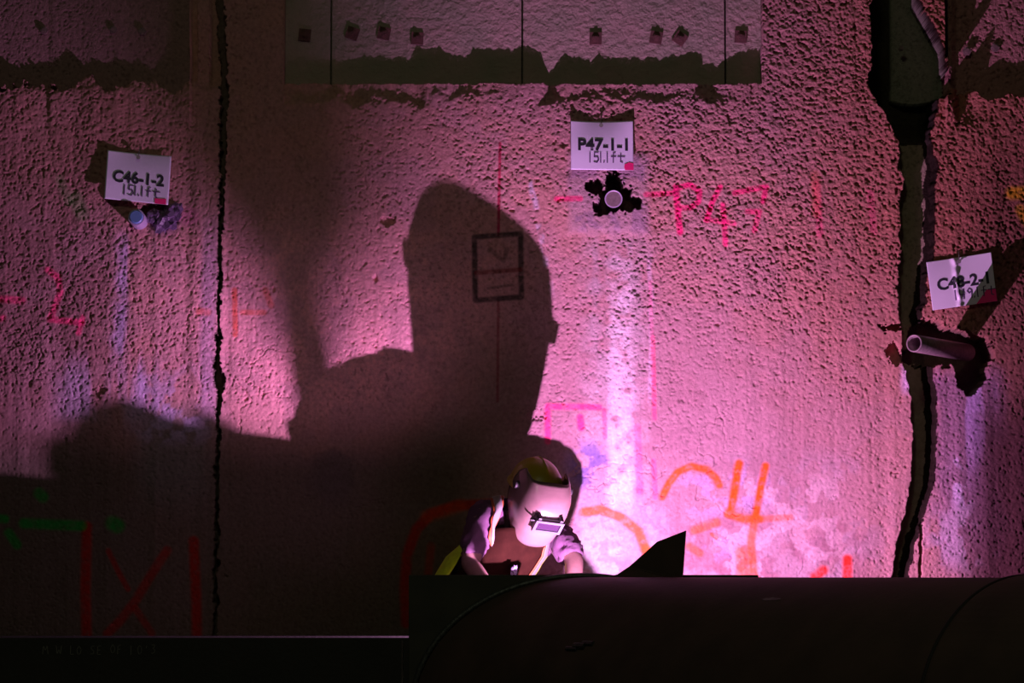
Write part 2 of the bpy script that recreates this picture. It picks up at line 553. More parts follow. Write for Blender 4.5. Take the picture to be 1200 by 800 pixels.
PAINT = [
    (PINK, 6, .8, [(652, 233), (680, 233)]), (PINK, 6, .8, [(757, 228), (792, 226)]),
    (PINK, 7, .95, [(792, 219), (794, 245), (797, 272)]), (PINK, 6, .95, [(793, 221), (808, 216), (820, 224), (819, 236), (810, 243), (796, 244)]),
    (PINK, 6, .9, [(844, 219), (835, 236), (828, 258)]), (PINK, 6, .85, [(847, 240), (849, 262), (850, 286)]), (PINK, 6, .7, [(828, 257), (860, 262)]),
    (PINK, 6, .85, [(861, 226), (880, 222), (898, 219), (894, 236)]), (PINK, 6, .7, [(876, 248), (890, 248), (884, 270)]),
    (ROSE, 8, .55, [(957, 215), (961, 275)]), (ROSE, 8, .4, [(1020, 225), (1024, 272)]),
    ((.42, .015, .07), 3.2, .9, [(586, 168), (585, 220), (584, 276)]), ((.30, .02, .05), 3, .6, [(584, 350), (583, 470)]),
    (BLACK, 6, .9, [(556, 278), (610, 274), (611, 348), (557, 352), (556, 278)]), ((.25, .04, .04), 5, .7, [(558, 320), (610, 316)]), (BLACK, 5, .45, [(574, 292), (590, 306), (594, 292)]),
    (BLACK, 3, .5, [(572, 338), (600, 334)]),
    (PINK, 7, .75, [(642, 517), (642, 476), (702, 477)]), (PINK, 8, .8, [(680, 489), (681, 501)]), (PINK, 5, .5, [(708, 480), (709, 512)]),
    (PINK, 8, .45, [(747, 500), (750, 575)]), (PINK, 6, .45, [(766, 540), (768, 582)]), (PINK, 5, .5, [(765, 395), (767, 490)]), (ROSE, 4, .4, [(762, 330), (764, 395)]),
    (ORANGE, 8, .95, [(776, 582), (784, 566), (794, 553), (810, 546), (828, 550), (839, 560), (843, 568)]),
    (ORANGE, 9, 1, [(866, 543), (862, 568), (857, 596)]), (ORANGE, 8, 1, [(897, 546), (892, 568), (886, 602)]), (ORANGE, 9, .9, [(853, 602), (872, 608), (890, 608)]), (ORANGE, 7, .55, [(890, 608), (926, 606)]),
    (ORANGE, 9, .75, [(885, 606), (880, 635), (884, 676)]), (ORANGE, 16, .65, [(870, 648), (872, 676)]),
    (ORANGE, 11, .85, [(684, 600), (704, 597), (728, 606), (748, 622), (757, 644)]), (ORANGE, 11, .7, [(757, 644), (758, 680)]), (ORANGE, 10, .7, [(814, 621), (840, 612)]), (ORANGE, 9, .6, [(808, 640), (820, 648)]), (ORANGE, 4, .7, [(834, 626), (840, 630)]),
    (RED, 10, 1, [(993, 655), (993, 690)]), (RED, 10, .9, [(955, 676), (965, 668)]),
    (DRED, 11, .85, [(476, 730), (474, 690), (477, 650), (488, 620), (505, 602), (535, 592), (580, 590)]), (DRED, 9, .5, [(505, 640), (500, 690)]),
    (DRED, 11, .9, [(102, 617), (100, 690), (102, 760)]), (DRED, 11, .9, [(227, 634), (230, 700), (231, 760)]),
    (DRED, 6, .7, [(127, 645), (140, 672), (150, 690)]), (DRED, 10, .7, [(196, 645), (178, 672), (158, 705), (140, 728), (126, 742)]), (DRED, 8, .6, [(158, 712), (178, 742)]),
    (GREEN, 12, .8, [(46, 578), (50, 582)]), (GREEN, 11, .8, [(28, 613), (96, 616)]), (GREEN, 15, .8, [(132, 613), (138, 616)]), (GREEN, 9, .8, [(-10, 606), (6, 608)]), (GREEN, 10, .7, [(10, 624), (20, 638)]),
    ((.10, .32, .10), 16, .4, [(88, 232), (96, 250)]), ((.10, .32, .10), 10, .3, [(70, 210), (80, 236)]),
    (PINK, 7, .6, [(56, 316), (68, 325), (71, 342), (64, 360), (59, 374), (96, 378)]), (PINK, 8, .5, [(-5, 350), (26, 352)]), (PINK, 6, .55, [(97, 372), (92, 390)]), (PINK, 6, .5, [(0, 374), (4, 372)]),
    (ORANGE, 6, .65, [(275, 340), (276, 392)]), (ORANGE, 6, .45, [(284, 366), (310, 366)]), (ORANGE, 7, .4, [(311, 340), (318, 358)]), (ORANGE, 8, .45, [(234, 365), (244, 366)]),
    ((.55, .01, .06), 8, .9, [(738, -20), (740, 18)]), ((.55, .01, .06), 5, .8, [(722, 2), (768, 6)]),
    ((.50, .27, .0), 14, .7, [(1186, 226), (1204, 226)]), ((.50, .27, .0), 12, .6, [(1196, 246), (1206, 262)]),
    ((.75, .16, .06), 10, .35, [(955, 205), (957, 250)]), (ORANGE, 14, .25, [(500, 605), (540, 592)]),
]
spray = fbm(gx, gz, .018, 95, 3)
for col, wd, op, pl in PAINT:
    x0, x1 = min(p[0] for p in pl) - wd * 2, max(p[0] for p in pl) + wd * 2
    y0, y1 = min(p[1] for p in pl) - wd * 2, max(p[1] for p in pl) + wd * 2
    sel = np.nonzero((px > x0) & (px < x1) & (py > y0) & (py < y1))
    if not len(sel[0]):
        continue
    qx, qy = px[sel], py[sel]
    dm = np.full(qx.shape, 1e9)
    for (ax, ay), (bx_, by_) in zip(pl, pl[1:]):
        dx, dy = bx_ - ax, by_ - ay
        tt = np.clip(((qx - ax) * dx + (qy - ay) * dy) / (dx * dx + dy * dy + 1e-9), 0, 1)
        dm = np.minimum(dm, np.hypot(qx - ax - tt * dx, qy - ay - tt * dy))
    m = sstep(wd * .78, wd * .28, dm) * op * np.clip(.45 + 1.1 * spray[sel], 0, 1)
    C[sel] = C[sel] * (1 - m[:, None]) + np.array(col) * m[:, None]

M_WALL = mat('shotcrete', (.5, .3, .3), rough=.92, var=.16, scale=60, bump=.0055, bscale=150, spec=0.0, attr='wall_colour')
M_BACK = mat('soil_dark', (.06, .05, .04), rough=.95, var=.3)
wall = obj('wall_back', box_bm(-5, 5, .40, .60, 0, 5.2), M_BACK)
tag(wall, 'rough shotcrete shoring wall in three panels with spray paint marks', kind='structure')
ny, nx = px.shape
cpx = .25 * (px[:-1, :-1] + px[1:, :-1] + px[:-1, 1:] + px[1:, 1:])
cpy = .25 * (py[:-1, :-1] + py[1:, :-1] + py[:-1, 1:] + py[1:, 1:])
gmid = np.interp(cpy, [-200, 100, 165, 300, 420, 520, 600, 680, 800], [1045, 1048, 1073, 1071, 1072, 1080, 1069, 1051, 1048])
idx = np.arange(ny * nx).reshape(ny, nx)
quads = np.stack([idx[:-1, :-1], idx[:-1, 1:], idx[1:, 1:], idx[1:, :-1]], -1)
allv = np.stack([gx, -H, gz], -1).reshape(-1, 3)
C *= (1 - .34 * (sstep(.46, .18, .55 * n1 + .45 * n2) * np.clip(rough, 0, 1)))[..., None]      # darker in the pits
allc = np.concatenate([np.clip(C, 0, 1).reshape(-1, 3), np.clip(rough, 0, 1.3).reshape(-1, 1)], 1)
PANELS = []
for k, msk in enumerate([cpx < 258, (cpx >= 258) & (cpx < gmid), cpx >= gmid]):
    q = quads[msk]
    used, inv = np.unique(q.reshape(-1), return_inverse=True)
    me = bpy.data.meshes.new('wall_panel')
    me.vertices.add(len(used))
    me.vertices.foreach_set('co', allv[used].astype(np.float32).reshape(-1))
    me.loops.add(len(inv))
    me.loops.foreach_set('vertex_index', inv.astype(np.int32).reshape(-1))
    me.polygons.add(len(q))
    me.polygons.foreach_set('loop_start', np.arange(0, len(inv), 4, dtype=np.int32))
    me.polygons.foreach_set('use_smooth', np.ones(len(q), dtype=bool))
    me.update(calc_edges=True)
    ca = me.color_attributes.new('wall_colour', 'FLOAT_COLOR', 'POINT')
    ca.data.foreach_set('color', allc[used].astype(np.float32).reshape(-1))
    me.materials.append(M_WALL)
    o = bpy.data.objects.new('wall_panel', me)
    COL.objects.link(o)
    place(o, wall)
    PANELS.append(o)
tag(PANELS[0], 'left wall panel with red and green spray paint')
tag(PANELS[1], 'wide middle wall panel with pink and orange spray paint')
tag(PANELS[2], 'right wall panel beside the open black joint')

# steel plates set in the recess above the middle panel, with bolts
M_PLATE = mat('dirty_plate', (.44, .31, .27), rough=.85, var=.3, scale=7, bump=.016, bscale=42, spec=.2, color2=(.33, .29, .225))
M_RUST = mat('rusty_bolt', (.13, .055, .048), rough=.8, var=.3, scale=60, bump=.002, bscale=200)
M_BOLT = mat('worn_bolt', (.20, .13, .12), rough=.6, var=.3, scale=60)


def bolt_set(cx_, cy_, y, parent, ang, square=True, r=.016):
    c = at(cx_, cy_, y)
    bm = bmesh.new()
    if square:
        bmesh.ops.create_cube(bm, size=1.0, matrix=Matrix.Translation(c) @ Matrix.Rotation(ang, 4, 'Y') @ Matrix.Diagonal((.054, .008, .054, 1)))
    tube([c + V((0, .004, 0)), c + V((0, -.011, 0))], r, n=6, bm=bm)
    tube([c + V((0, -.008, 0)), c + V((0, -.017, 0))], r * .55, n=10, bm=bm)
    o = obj('bolt', bm, M_RUST if square else M_BOLT, parent)
    return o


edges_px = [(334.5, 387), (389, 611), (613, 849), (851, 892)]
bolts = [(357, 41), (413, 39), (450, 39), (489, 45), (698, 45), (769, 44), (797, 45), (868, 43)]
for i, (a, b) in enumerate(edges_px):
    x0, x1 = at(a, 60, .085).x, at(b, 60, .085).x
    pl = obj('steel_plate', box_bm(x0, x1, MDEP, MDEP + .02, at(600, 101, MDEP).z, 5.15, .002), M_PLATE, wall)
    for j, (u, v_) in enumerate(bolts):
        if a <= u <= b:
            bolt_set(u, v_, MDEP - .006, pl, [.1, .35, .2, .05, .02, .18, .6, .05][j])
    if i == 2:   # half-buried round casing end below the plate
        bm = tube([at(715, 92, MDEP + .03), at(715, 92, MDEP - .005)], [.062, .058], n=28)
        obj('casing_cap', bm, M_PLATE, pl)
for u, v_ in ((133, 35), (167, 37), (52, 36)):
    bolt_set(u, v_, .05, PANELS[0], .1, square=False, r=.018)
for u, v_ in ((1133, 60), (1166, 56)):
    bolt_set(u, v_, .098, PANELS[2], .1, square=False, r=.02)
for u, v_ in ((1056, 57),):
    bolt_set(u, v_, .17, PANELS[1], 0, square=False, r=.012)

# grout lumps and plastic scraps stuck beside the left stub
M_GROUT = mat('purple_grout', (.16, .10, .20), rough=.35, var=.4, scale=50, bump=.004, bscale=90)
for (u, v_, r, s) in ((194, 260, .044, 1), (204, 248, .036, 2), (182, 254, .032, 3)):
    bm = bmesh.new()
    bmesh.ops.create_icosphere(bm, subdivisions=3, radius=r)
    for v in bm.verts:
        v.co *= 1 + .85 * mnoise.noise(v.co * 42 + V((s * 9, 0, 0))) + .35 * mnoise.noise(v.co * 120)
        v.co.y *= .55
        v.co += at(u, v_, -.012)
    obj('grout_lump', bm, M_GROUT, PANELS[0])

# floor
M_FLOOR = mat('muddy_concrete', (.045, .038, .032), rough=.9, var=.35, scale=3, bump=.01, bscale=25)
fl = obj('floor', box_bm(-7, 9, -20, .6, -.2, 0), M_FLOOR)
tag(fl, 'muddy concrete floor of the excavation below the wall', kind='structure')

# ================================================================== steel waler along the wall
M_STEEL = mat('dark_steel', (.036, .031, .026), rough=.62, metal=.0, var=.35, scale=7, bump=.0015, bscale=60, color2=(.026, .024, .021))
M_EDGE = mat('mill_scale', (.16, .13, .13), rough=.45, metal=.3, var=.3, scale=30, bump=.001, bscale=150)
WT = at(240, 747, -1.36).z
wal = empty('steel_waler', (0, -1.17, WT - .6))
tag(wal, 'dark steel waler beam on edge behind the pipe strut, faint chalk lettering', 'beam')
YF0, YF1, YR0, YR1 = -1.36, -1.332, -.985, -.957
obj('front_flange', box_bm(-5, 5, YF0, YF1, WT - .6, WT, .002), M_STEEL, wal)
obj('rear_flange', box_bm(-5, 5, YR0, YR1, WT - .6, WT, .002), M_STEEL, wal)
obj('web', box_bm(-5, 5, YF1, YR0, WT - .32, WT - .29), M_STEEL, wal)
for u in (478, 120, -300, 1100, 1500):
    x = at(u, 760, -1.17).x
    obj('stiffener', box_bm(x - .012, x + .012, YF1, YR0, WT - .295, WT - .03), M_STEEL, wal)
    # weld run on the outside face, in line with the stiffener
for u in (471.5,):
    x = at(u, 770, YF0).x
    obj('weld_seam', tube([V((x, YF0 - .001, WT - .01)), V((x, YF0 - .001, WT - .58))], .004, n=8), M_EDGE, wal)
M_CHALK = mat('grey_chalk', (.20, .19, .175), rough=.95)
for i_, ch_ in enumerate("M W LO SE OF 10'3"):
    if ch_ != ' ':
        obj('chalk_letter', lettering(ch_, at(50 + i_ * 7.9, 766 + random.uniform(-1, 1), YF0), V((1, 0, 0)), V((0, 0, 1)), V((0, -1, 0)), .034, .030, .0013), M_CHALK, wal)
# added, unseen plate blocking the arc so the lower-left wall falls in shadow
BP = [at(u, v_, -.855) for u, v_ in ((485, 688), (544, 693), (556, 693), (640, 691))]
zb = WT - .45
obj('shadow_blocker', prism([V((BP[0].x, -.855, zb))] + BP + [V((BP[3].x, -.855, zb))], V((0, .025, 0))), M_STEEL, wal)
obj('blocker_rib', box_bm(BP[3].x - .09, BP[3].x - .07, -.957, -.855, zb, WT - .02), M_STEEL, wal)  # only carries the added plate

# ================================================================== pipe strut
M_PIPE = mat('pipe_steel', (.105, .070, .058), rough=.62, var=.35, scale=5, bump=.0015, bscale=50, color2=(.075, .054, .045), spec=.05)
M_PLATEG = mat('end_plate_steel', (.075, .07, .05), rough=.7, var=.4, scale=6, bump=.001, bscale=60, color2=(.045, .043, .035))
R = .52
PZ = 1.05 - R
YP0, YP1 = -1.40, -1.3605                                    # end plate, flush on the waler
AX = V((.62, -.785, 0)).normalized()
C0 = at(683, 760, YP0); C0.z = PZ
strut = empty('pipe_strut', (C0.x, C0.y, C0.z - R))
tag(strut, 'large dark steel pipe strut with end plate across the foreground', 'pipe')
x0, x1 = at(479, 700, YP0).x, at(889, 700, YP0).x
ztop = at(700, 673.4, YP0).z
obj('end_plate', box_bm(x0, x1, YP0, YP1, .02, ztop, .003), M_PLATEG, strut)
side = V((AX.y, -AX.x, 0))                                    # horizontal, across the pipe
NS = 96


def ring_at(s, r, oblique=False):
    pts = []
    for k in range(NS):
        a = 2 * PI * k / NS
        off = side * (math.cos(a) * r) + V((0, 0, math.sin(a) * r))
        p = C0 + AX * s + off
        if oblique:                                           # cut by the end plate's plane
            p = p - AX * ((p.y - YP0) / AX.y)
        pts.append(p)
    return pts


s_all = [.9, 1.5, 2.3, 3.2]
SEAM = 2.33
obj('pipe', loft([ring_at(0, R, True)] + [ring_at(s, R) for s in s_all] + [ring_at(9.0, R)], caps=False), M_PIPE, strut, smooth=True)
# fillet weld round the joint to the plate
bead = []
for p in ring_at(0, R + .004, True):
    bead.append(p + V((0, -.004, 0)))
bead.append(bead[0]); bead.append(bead[1])
M_BEAD = mat('weld_bead', (.085, .09, .085), rough=.4, metal=.4, var=.4, scale=80, bump=.003, bscale=150)
obj('fillet_weld', tube(bead, .013, n=8, caps=False), M_BEAD, strut, smooth=True)
# splice ring further along
obj('splice_ring', loft([ring_at(SEAM, R - .01), ring_at(SEAM, R + .005), ring_at(SEAM + .02, R + .010), ring_at(SEAM + .62, R + .010), ring_at(SEAM + .625, R - .01)], caps=False), M_PIPE, strut, smooth=False)
sb = ring_at(SEAM - .004, R + .003); sb += sb[:2]
obj('splice_weld', tube(sb, .009, n=8, caps=False), mat('dark_seam', (.02, .016, .014), rough=.8), strut, smooth=True)
# longitudinal lifting lug scar and mark on the near side
lp = at(683, 757, -2.0)
a_ = math.radians(0)


def on_pipe(pxx, pyy):
    """where the view ray through a pixel meets the pipe surface"""
    d = (at(pxx, pyy, 0) - CAM).normalized()
    o_ = CAM - C0
    dp = d - AX * d.dot(AX)
    op = o_ - AX * o_.dot(AX)
    A, B, Cc = dp.dot(dp), 2 * dp.dot(op), op.dot(op) - R * R
    tt = (-B - math.sqrt(max(B * B - 4 * A * Cc, 0))) / (2 * A)
    p = CAM + d * tt
    q = p - C0
    n = (q - AX * q.dot(AX)).normalized()
    return p, n


p, n = on_pipe(680, 757)
bm = bmesh.new()
t1 = n.cross(AX).normalized()
for k, (dx, w_) in enumerate(((-.04, .015), (0, .022), (.04, .016))):
    tube([p + AX * (dx - .03) + t1 * (dx * .3) + n * .002, p + AX * (dx + .03) + t1 * (dx * .3) + n * .002], w_ * .6, n=8, bm=bm)
obj('ground_lug', bm, M_BEAD, strut)
M_SCUFF = mat('scuffed_steel', (.16, .135, .12), rough=.6, var=.4, scale=40)
for (u, v_, l_, h_) in ((903, 702, .055, .012), (1150, 768, .02, .016)):
    p, n = on_pipe(u, v_)
    t1 = n.cross(AX).normalized()
    poly = [p + AX * (l_ * c_ * (1 if c_ > 0 else .8)) + t1 * (h_ * s_) + n * .0004 for c_, s_ in ((-1, -.3), (-.4, -.8), (.5, -.6), (1, -.1), (.8, .5), (.1, .9), (-.7, .5))]
    obj('scuff_mark', prism(poly, n * .0012), M_SCUFF, strut)
# lengthwise seam near the top of the pipe
p0, n0 = on_pipe(705, 692); p1, _ = on_pipe(698, 745)
# gusset fin on the top of the pipe
gy0, gy1 = -1.47, -1.56
G = [at(716, 678, gy0), at(726, 671, gy0), at(738, 663, gy0), at(770, 634.5, gy0 - .05), at(803.5, 621.5, gy1), at(799.5, 678, gy1)]
obj('gusset', prism(G, V((.004, .022, 0))), M_PIPE, strut)
G2 = [at(712, 679, gy0 - .03), at(722, 673, gy0 - .03), at(748, 667.5, gy0 - .035), at(797, 677, gy1 - .06), at(797, 681, gy1 - .06)]
obj('gusset_foot', prism(G2, V((.002, .014, 0))), M_PIPE, strut)

# ================================================================== tieback stubs and paper signs
M_STUB = mat('galvanised_stub', (.26, .19, .20), rough=.5, metal=.2, var=.25, scale=60, bump=.001, bscale=200)
M_STUBB = mat('blue_plastic_cap', (.16, .30, .62), rough=.4)
M_STUBL = mat('pale_plastic_pipe', (.48, .40, .58), rough=.45)


def pipe_shell(a, b, r, t_, n=28):
    d = (b - a).normalized()
    u_, w_ = frame_of(d)
    c = lambda p, rr: [p + (u_ * math.cos(2 * PI * k / n) + w_ * math.sin(2 * PI * k / n)) * rr for k in range(n)]
    e = d * .002
    return loft([c(b, r - t_), c(b, r), c(a + e, r), c(a, r - t_ * .35), c(a + e, r - t_), c(a + d * .12, r - t_)], caps=False)


s48 = empty('pipe_stub', at(1137, 414, 0))
tag(s48, 'hollow rusty pipe stub jutting from hole below sign C48-2-1', 'pipe')
tip, base = at(1071, 402, -.30), at(1134, 413, .10)
obj('pipe_wall', pipe_shell(tip, base, .038, .007), M_STUB, s48, smooth=True)
s46 = empty('pipe_stub', at(163, 258, 0))
tag(s46, 'short pale pipe stub with blue cap under sign C46-1-2', 'pipe')
tip, base = at(159.5, 254, -.085), at(168, 266, .09)
obj('pipe_wall', tube([base, tip + (base - tip).normalized() * .004], .036, n=28), M_STUBL, s46, smooth=False)
obj('cap', tube([tip + (base - tip).normalized() * .006, tip, tip - (base - tip).normalized() * .004], [.030, .030, .026], n=28), M_STUBB, s46)
s47 = empty('pipe_stub', at(719, 233, 0))
tag(s47, 'round pale bar end in the broken hole under sign P47-1-1', 'pipe')
tip, base = at(719, 233, -.035), at(719, 233, .14)
obj('bar', tube([base, tip + V((0, .003, 0)), tip], [.036, .036, .033], n=28), M_STUB, s47)
obj('rim', pipe_shell(tip + V((0, -.003, 0)), base, .039, .006), M_STUBL, s47)

M_PAPER = mat('white_paper', (.88, .84, 1.0), rough=.55, spec=.4)
M_SLEEVE = mat('laminated_paper', (.86, .80, .90), rough=.28, spec=.7, coat=.6)
M_INK = mat('black_print', (.02, .02, .03), rough=.6)
M_PEN = mat('pen_ink', (.09, .05, .13), rough=.7)
M_STICK = mat('pink_marker', (1.0, .015, .22), rough=.6)
M_NAIL = mat('steel_nail', (.30, .30, .27), rough=.45, metal=.5)


def sign(corners, off, code, hand, label, stick, mpaper, crease=False, hand_x=.34, code_at=.50, dip=.010):
    """corners TL, TR, BR, BL as pixels; off = distance of each corner from the wall"""
    P = [at(c[0], c[1], -o_) for c, o_ in zip(corners, off)]
    TL, TR, BR, BL = P
    ctr = (TL + TR + BR + BL) / 4
    root = empty('paper_sign', (TL + TR) / 2)
    tag(root, label, 'sign', 'numbered paper signs on the wall')
    ex_ = (TR - TL).normalized()
    W, Hh = (TR - TL).length, (TL - BL).length
    ez_ = (TL - BL).normalized()
    n = ex_.cross(ez_).normalized()
    if n.y > 0: n = -n
    # sheet: a thin curled grid
    N = 80 if crease else 40
    bend = lambda u, v: (-dip * math.sin(u * PI) * (1 - v) ** 2 - .002 * math.cos(v * 5 + u * 3))
    cr = lambda u, v: .010 * math.exp(-((u - .42 - .012 * math.sin(9 * v)) / .035) ** 2) * (1 + .35 * math.sin(v * 26)) if crease else 0
    surf = lambda u, v: TL + (TR - TL) * u + (BL - TL) * v + ((BR - TR) - (BL - TL)) * (u * v) + n * (bend(u, v) + cr(u, v))
    front = [[surf(i / N, j / N) for i in range(N + 1)] for j in range(N + 1)]
    bm = bmesh.new()
    vs = [[bm.verts.new(q) for q in r] for r in front]
    for j in range(N):
        for i in range(N):
            bm.faces.new((vs[j][i], vs[j][i + 1], vs[j + 1][i + 1], vs[j + 1][i]))
    solidify(bm, .0008)
    obj('sheet', bm, mpaper, root, smooth=True)

    def lay(bm, lift):
        """drape a flat mesh given in (u,v) sheet units onto the sheet"""
        for v in bm.verts:
            v.co = surf(v.co.x, v.co.y) + n * (lift + v.co.z)
        return bm
    fc = bpy.data.curves.new('code', 'FONT')
    fc.body = code
    fc.align_x = 'CENTER'
    fc.size = 1.0
    fc.offset = .034
    fc.resolution_u = 3
    fo = bpy.data.objects.new('code', fc)
    COL.objects.link(fo)
    dg = bpy.context.evaluated_depsgraph_get()
    dg.update()
    tm = bpy.data.meshes.new_from_object(fo.evaluated_get(dg))
    bpy.data.objects.remove(fo)
    tb = bmesh.new()
    tb.from_mesh(tm)
    xs = [v.co.x for v in tb.verts]; ys = [v.co.y for v in tb.verts]
    sx = .80 / (max(xs) - min(xs)); mx_ = (max(xs) + min(xs)) / 2
    for v in tb.verts:
        v.co = V((.515 + (v.co.x - mx_) * sx, code_at + .125 - (v.co.y - min(ys)) / (max(ys) - min(ys)) * .25, 0))
    bmesh.ops.triangulate(tb, faces=tb.faces[:])
    obj('printed_code', lay(tb, .0022), M_INK, root)
    hb = lettering(hand, V((0, 0, 0)), V((1, 0, 0)), V((0, 1, 0)), V((0, 0, 1)), .20, .118, .009, lift=0)
    for v in hb.verts:
        v.co = V((hand_x + v.co.x, code_at + .36 - v.co.y, v.co.z))
    obj('handwritten_depth', lay(hb, .0022), M_PEN, root)
    sb_ = bmesh.new()
    vv = [sb_.verts.new((a, b, 0)) for a, b in stick]
    sb_.faces.new(vv)
    obj('pink_mark', lay(sb_, .0022), M_STICK, root)
    # nail through the top edge
    q = surf(.49, .09)
    bm = tube([q + V((0, .09, .0)), q + V((0, -.020, .0))], .0035, n=10)
    tube([q + V((0, -.018, 0)), q + V((0, -.023, 0))], .009, n=14, bm=bm)
    tube([q + V((0, -.014, .0)), q + V((.002, -.006, .03)), q + V((.004, .02, .05))], .0018, n=6, bm=bm)
    obj('nail', bm, M_NAIL, root)
    return root


sign([(126, 175.5), (201, 183), (197, 240), (122, 232.5)], [.030, .030, .052, .055], 'C46-1-2', '151.1ft',
     'white paper sign lettered C46-1-2 on the left wall panel', [(.785, .895), (.965, .88), (.965, 1.0), (.79, 1.0)], M_PAPER, hand_x=.29, code_at=.52)
sign([(669, 141), (741.5, 141.5), (742.5, 199.5), (669, 198.5)], [.036, .031, .050, .050], 'P47-1-1', '151.1ft',
     'white paper sign lettered P47-1-1 above the middle bar end', [(.86, .88), (.93, .84), (1.0, .86), (1.0, 1.0), (.865, 1.0), (.85, .94)], M_PAPER, hand_x=.29, code_at=.49, dip=.024)
sign([(1085.5, 307), (1161.5, 295.5), (1168.5, 352.5), (1093, 363.5)], [.022, .022, .030, .030], 'C48-2-1', '149.1ft',
     'glossy white sign lettered C48-2-1 on the right wall panel', [(.86, .74), (1.0, .74), (1.0, 1.0), (.68, 1.0)], M_SLEEVE, crease=True, hand_x=.36, code_at=.50)

# ================================================================== the welder
M_SKIN = mat('skin', (.20, .115, .095), rough=.55, var=.10, scale=30, bump=.001, bscale=150)
M_SHIRT = mat('grey_shirt', (.085, .036, .075), rough=.9, var=.12, scale=40, bump=.003, bscale=35)
M_LIME = mat('lime_vest', (.66, .92, .02), rough=.75, var=.12, scale=30, bump=.003, bscale=40)
M_REFL = mat('silver_tape', (.18, .18, .165), rough=.3, spec=.6)
M_REFL2 = mat('grey_tape', (.10, .10, .09), rough=.5)
M_ORNG = mat('orange_trim', (.36, .07, .012), rough=.7)
M_LEATHER = mat('brown_leather', (.016, .0055, .003), rough=.9, spec=.03, var=.25, scale=18, bump=.003, bscale=30)
M_DENIM = mat('dark_denim', (.05, .055, .08), rough=.9, var=.2, scale=50, bump=.001, bscale=200)
M_BOOT = mat('boot_leather', (.10, .065, .04), rough=.6, var=.2)
M_HAT = mat('yellow_hard_hat', (.42, .30, .01), rough=.35)
M_HOOD = mat('tan_hood_shell', (.155, .102, .093), rough=.27, spec=.7, var=.06, scale=25, bump=.0006, bscale=120)
M_DARKP = mat('black_plastic', (.03, .028, .03), rough=.45)
M_FRAME = mat('grey_lens_frame', (.09, .083, .105), rough=.35)
M_LENS = mat('dark_lens', (.03, .015, .035), rough=.12, spec=.7)

pelvis = at(541, 738, -.36)
floor_y = -.36
man = empty('person', (pelvis.x + .04, floor_y, 0))
tag(man, 'person bending over the pipe, welding, in tan hood, yellow hard hat and lime vest', 'person')

belly = at(550, 702, -.40)
chest = at(582, 652, -.46)
neckb = at(610, 606, -.555)
sR, sL = at(569, 596, -.615), at(651, 622, -.46)
eR, wR = at(550, 660, -.69), at(575, 691, -.895)
eL, wL = at(673, 656, -.63), at(671, 712, -.86)
headc = at(632, 583, -.655)
hipR, hipL = pelvis + V((-.09, -.01, -.03)), pelvis + V((.09, .02, -.03))
kneeR, kneeL = V((hipR.x - .05, -.42, .47)), V((hipL.x + .08, -.40, .47))
ankR, ankL = V((kneeR.x - .03, -.30, .085)), V((kneeL.x + .05, -.26, .085))
toeR, toeL = ankR + V((-.04, -.17, -.055)), ankL + V((.03, -.17, -.055))

J, E = [], []


def j(p, r, link=None):
    J.append((V(p), r))
    if link is not None:
        E.append((link, len(J) - 1))
    return len(J) - 1


i0 = j(pelvis, .125)
i1 = j(belly, .115, i0)
i2 = j(chest, .125, i1)
i3 = j(neckb, .062, i2)
i4 = j(neckb.lerp(headc, .55), .055, i3)
i5 = j(headc, .092, i4)
fdir = (ARC - headc).normalized()
i6 = j(headc + V((0, 0, .05)) - fdir * .02, .085, i5)


def arm(s, e, w_, root):
    a = j(s, .058, root)
    b = j(s.lerp(e, .5), .050, a)
    c = j(e, .042, b)
    d = j(e.lerp(w_, .35), .039, c)
    f = j(w_, .029, d)
    return f


aR = arm(sR, eR, wR, i2)
aL = arm(sL, eL, wL, i2)


def hand(wi, wpos, fwd, palm_n, curl, thumb_side):
    """palm, four bent fingers of different lengths and a thumb leaving the side of the palm"""
    fwd = fwd.normalized()
    palm_n = (palm_n - fwd * palm_n.dot(fwd)).normalized()
    across = fwd.cross(palm_n).normalized() * thumb_side
    pm = j(wpos + fwd * .045, (.034, .034), wi)
    for k, (ln, off) in enumerate(((.072, .032), (.080, .011), (.074, -.010), (.058, -.030))):
        b0 = wpos + fwd * .088 + across * off
        a1, a2 = curl, curl * 2.0
        k1 = j(b0, .0105, pm)
        q1 = b0 + (fwd * math.cos(a1) + palm_n * math.sin(a1)) * ln * .5
        k2 = j(q1, .0095, k1)
        q2 = q1 + (fwd * math.cos(a2) + palm_n * math.sin(a2)) * ln * .32
        k3 = j(q2, .0088, k2)
        q3 = q2 + (fwd * math.cos(a2 + .5) + palm_n * math.sin(a2 + .5)) * ln * .22
        j(q3, .0075, k3)
    t0 = wpos + fwd * .030 + across * .036
    ta = j(t0, .014, pm)
    t1_ = t0 + (fwd * .6 + across * .6 + palm_n * .5).normalized() * .036
    tb = j(t1_, .0115, ta)
    t2_ = t1_ + (fwd * .8 + palm_n * .6 - across * .1).normalized() * .028
    j(t2_, .009, tb)


GUN_END = ARC + V((-.180, .178, .170))
GUN_HANDLE = at(587, 707, -.962)
hand(aR, wR, (at(588, 703, -.97) - wR), V((.75, .10, -.6)), 1.15, -1)
hand(aL, wL, (V((wL.x - .01, -.975, WT + .020)) - wL), V((0, .25, -1)), .35, 1)
for (hp, kn, an, to) in ((hipR, kneeR, ankR, toeR), (hipL, kneeL, ankL, toeL)):
    a = j(hp, .088, i0)
    b = j(kn, .056, a)
    c = j(kn.lerp(an, .35), .056, b)
    d = j(an, .038, c)
    j(to, .030, d)
skin('body', J, E, M_SKIN, man, root=0, sub=2)

